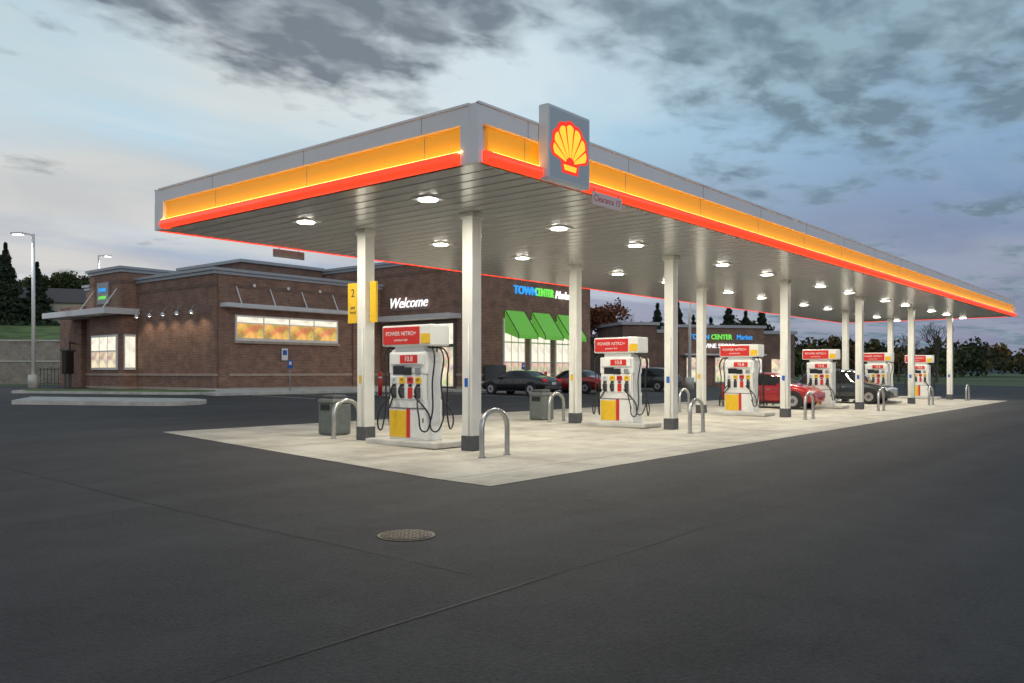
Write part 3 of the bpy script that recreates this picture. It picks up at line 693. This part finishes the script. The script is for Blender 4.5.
def treemass(name,specs,mats,leafs):
    P=[];sh=[];ss=[]
    for (l,d,z,h,w,n,con) in specs:
        x,y=C(l,d)
        if con: p=conifer_pts(h,w*.6,n)
        else:
            nb=9; cs=np.stack([rng.normal(0,w*.33,nb),rng.normal(0,w*.33,nb),h*rng.uniform(.35,.9,nb)],1)
            k=rng.integers(0,nb,n); v=rng.normal(size=(n,3)); v/=np.linalg.norm(v,axis=1)[:,None]
            p=cs[k]+v*(w*.24*rng.uniform(.5,1.05,n))[:,None]; p[:,2]=np.maximum(p[:,2],.1)
        P.append(p+np.array([x,y,z])); sh.append(np.full(n,rng.integers(0,len(mats)))); ss.append(np.full(n,leafs))
    P=np.concatenate(P); sh=np.concatenate(sh); f=rng.random(len(sh))<.3; sh[f]=rng.integers(0,len(mats),f.sum())
    quads(P,np.concatenate(ss),name,mats,None,sh)
mm=LM['con'][:2]+LM['green']+LM['gold']+[LM['rust'][1]]
sp=[]
for i in range(130):
    t=random.random(); l=60+t*170; d=190+random.uniform(-15,40)
    sp.append((l*d/190,d,0.3,random.uniform(5.0,8.6),random.uniform(5,9),260,random.random()<.2))
for i in range(44):
    l=26+random.random()*36; d=130+random.uniform(-6,15); sp.append((l,d,.4,random.uniform(3.5,6.6),random.uniform(4,6),240,random.random()<.2))
treemass('distant_trees',sp,mm,.85)
sp=[]
for i in range(70):
    l=-210+random.random()*190; d=150+random.uniform(0,30); sp.append((l,d,7,random.uniform(6,11),random.uniform(5,9),220,random.random()<.4))
treemass('distant_trees',sp,LM['con']+LM['green'],.95)
haze=mat('distant_hill',(0.085,0.12,0.15),1.0,noise=.2,nscale=.02)
vs=[];fs=[]
for i in range(61):
    l=-900+i*40; h=15+8*math.sin(i*.31)+5*math.sin(i*.83+1)
    vs+=[Cz(l,640,-2),Cz(l,640,max(4,h)),Cz(l,760,-2)]
for i in range(60): a=3*i; fs+=[(a,a+3,a+4,a+1),(a+1,a+4,a+5,a+2)]
mesh('distant_hills',vs,fs,haze,smooth=True)
slab('kerb',[(104,-60),(104.3,-60),(104.3,8.9),(104,8.9)],.14)

# ------------------------------------------------------------ world
w=bpy.data.worlds.new('World'); S.world=w; w.use_nodes=True; nt=w.node_tree; nt.nodes.clear(); N=nt.nodes.new; L=nt.links.new
out=N('ShaderNodeOutputWorld'); bg=N('ShaderNodeBackground'); bg.inputs['Strength'].default_value=0.12; L(bg.outputs[0],out.inputs[0])
sky=N('ShaderNodeTexSky'); sky.sky_type='NISHITA'; sky.sun_disc=False; sky.sun_elevation=R(4); sky.sun_rotation=R(200)
tc=N('ShaderNodeTexCoord')
nrm=N('ShaderNodeVectorMath'); nrm.operation='NORMALIZE'; L(tc.outputs['Generated'],nrm.inputs[0])
sp=N('ShaderNodeSeparateXYZ'); L(nrm.outputs[0],sp.inputs[0])
def math_(op,a,b=None,clamp=False):
    x=N('ShaderNodeMath'); x.operation=op; x.use_clamp=clamp
    for i,v in enumerate((a,b)):
        if v is None: continue
        if isinstance(v,(int,float)): x.inputs[i].default_value=v
        else: L(v,x.inputs[i])
    return x.outputs[0]
def ramp(v,stops):
    r=N('ShaderNodeValToRGB'); els=r.color_ramp.elements
    while len(els)<len(stops): els.new(.5)
    for e,(p,c) in zip(els,stops): e.position=p; e.color=(*c,1) if len(c)==3 else c
    L(v,r.inputs['Fac']); return r.outputs['Color']
def mixc(f,a,b,mode='MIX'):
    x=N('ShaderNodeMix'); x.data_type='RGBA'; x.blend_type=mode
    if isinstance(f,(int,float)): x.inputs['Factor'].default_value=f
    else: L(f,x.inputs['Factor'])
    for k,v in (('A',a),('B',b)):
        if isinstance(v,tuple): x.inputs[k].default_value=(*v,1)
        else: L(v,x.inputs[k])
    return x.outputs['Result']
def mr(v,a,b,c=0.0,d=1.0):
    x=N('ShaderNodeMapRange'); L(v,x.inputs['Value'])
    for k,q in zip(('From Min','From Max','To Min','To Max'),(a,b,c,d)): x.inputs[k].default_value=q
    x.interpolation_type='SMOOTHSTEP'; return x.outputs[0]
z=sp.outputs[2]; zc=math_('MAXIMUM',z,0.0)
dt=N('ShaderNodeVectorMath'); dt.operation='DOT_PRODUCT'; L(nrm.outputs[0],dt.inputs[0]); dt.inputs[1].default_value=(FY,-FX,0)
side=dt.outputs['Value']
den=math_('ADD',zc,0.10)
cb=N('ShaderNodeCombineXYZ'); L(math_('DIVIDE',sp.outputs[0],den),cb.inputs[0]); L(math_('DIVIDE',sp.outputs[1],den),cb.inputs[1])
def fbm(scale,detail,rough,off,dist=0.0,stretch=None):
    mp=N('ShaderNodeMapping'); mp.inputs['Location'].default_value=off
    mp.inputs['Rotation'].default_value=(0,0,R(50.4))
    if stretch: mp.inputs['Scale'].default_value=stretch
    L(cb.outputs[0],mp.inputs['Vector'])
    n=N('ShaderNodeTexNoise'); n.inputs['Scale'].default_value=scale; n.inputs['Detail'].default_value=detail; n.inputs['Roughness'].default_value=rough; n.inputs['Distortion'].default_value=dist
    L(mp.outputs['Vector'],n.inputs['Vector']); return n.outputs['Fac']
base=ramp(zc,[(0.0,(0.47,0.42,0.48)),(0.06,(0.39,0.40,0.50)),(0.15,(0.36,0.45,0.58)),(0.26,(0.44,0.64,0.76)),(0.42,(0.38,0.56,0.67)),(1.0,(0.42,0.48,0.55))])
base=mixc(mr(side,-.05,.5),base,mixc(1.0,base,(0.52,0.58,0.72),'MULTIPLY'))
nis=mixc(1.0,sky.outputs[0],(0.05,0.05,0.05),'MULTIPLY')
base=mixc(0.15,base,nis,'ADD')
lb=ramp(fbm(0.34,4,.5,(5.5,9.1,0),.2,(1,1.6,1)),[(0.42,(0,0,0)),(0.60,(1,1,1))])
base=mixc(math_('MULTIPLY',math_('MULTIPLY',lb,mr(zc,.30,.12)),.6),base,(0.25,0.27,0.36))
s1=ramp(fbm(0.7,5,.55,(3.1,1.7,0),.4,(1,1.6,1)),[(0.42,(0,0,0)),(0.62,(1,1,1))])
base=mixc(math_('MULTIPLY',math_('MULTIPLY',s1,mr(side,.45,.0,.22,1.0)),.62),base,(0.72,0.78,0.80))
s2=ramp(fbm(0.5,4,.5,(8.3,-2.0,0),.2,(1,2.0,1)),[(0.40,(0,0,0)),(0.58,(1,1,1))])
base=mixc(math_('MULTIPLY',math_('MULTIPLY',s2,mr(side,.05,-.38)),.55),base,(0.68,0.62,0.54))
fb=fbm(1.5,6,.54,(2.4,7.2,0),.1,(1,1.25,1))
lump=fbm(6.5,3,.55,(1,2,0),.2,(1,1.3,1))
fb2=math_('ADD',math_('MULTIPLY',fb,.76),math_('MULTIPLY',lump,.24))
hm=math_('ADD',math_('ADD',mr(zc,.26,.37,-.14,.06),mr(zc,.35,.40,0,.08)),mr(side,.0,.28,-.01,.10))
dm=ramp(math_('ADD',fb2,hm),[(0.45,(0,0,0)),(0.58,(1,1,1))])
dark=mixc(mr(side,-.1,.25),(0.125,0.155,0.195),(0.145,0.215,0.265))
lite=mixc(mr(side,-.1,.25),(0.34,0.39,0.44),(0.29,0.41,0.48))
dc=mixc(ramp(math_('ADD',math_('MULTIPLY',lump,.6),math_('MULTIPLY',fb,.4)),[(0.42,(0,0,0)),(0.58,(1,1,1))]),lite,dark)
base=mixc(math_('MULTIPLY',dm,.88),base,dc)
fin=mixc(1.0,base,(8.9,8.9,8.9),'MULTIPLY')
L(fin,bg.inputs['Color'])
sd=bpy.data.lights.new('sun','SUN'); sd.energy=0.45; sd.angle=R(25); sd.color=(1,.86,.74)
so=bpy.data.objects.new('sun',sd); so.rotation_euler=(R(70),0,R(-20)); link(so)

# ------------------------------------------------------------ camera
cd=bpy.data.cameras.new('Camera'); cd.sensor_width=36; cd.lens=29.57; cd.shift_y=0.030; cd.clip_end=6000; cd.clip_start=.1
co=bpy.data.objects.new('Camera',cd); co.location=(0,0,1.6); co.rotation_euler=(R(90),0,-math.atan2(FX,FY)); link(co); S.camera=co
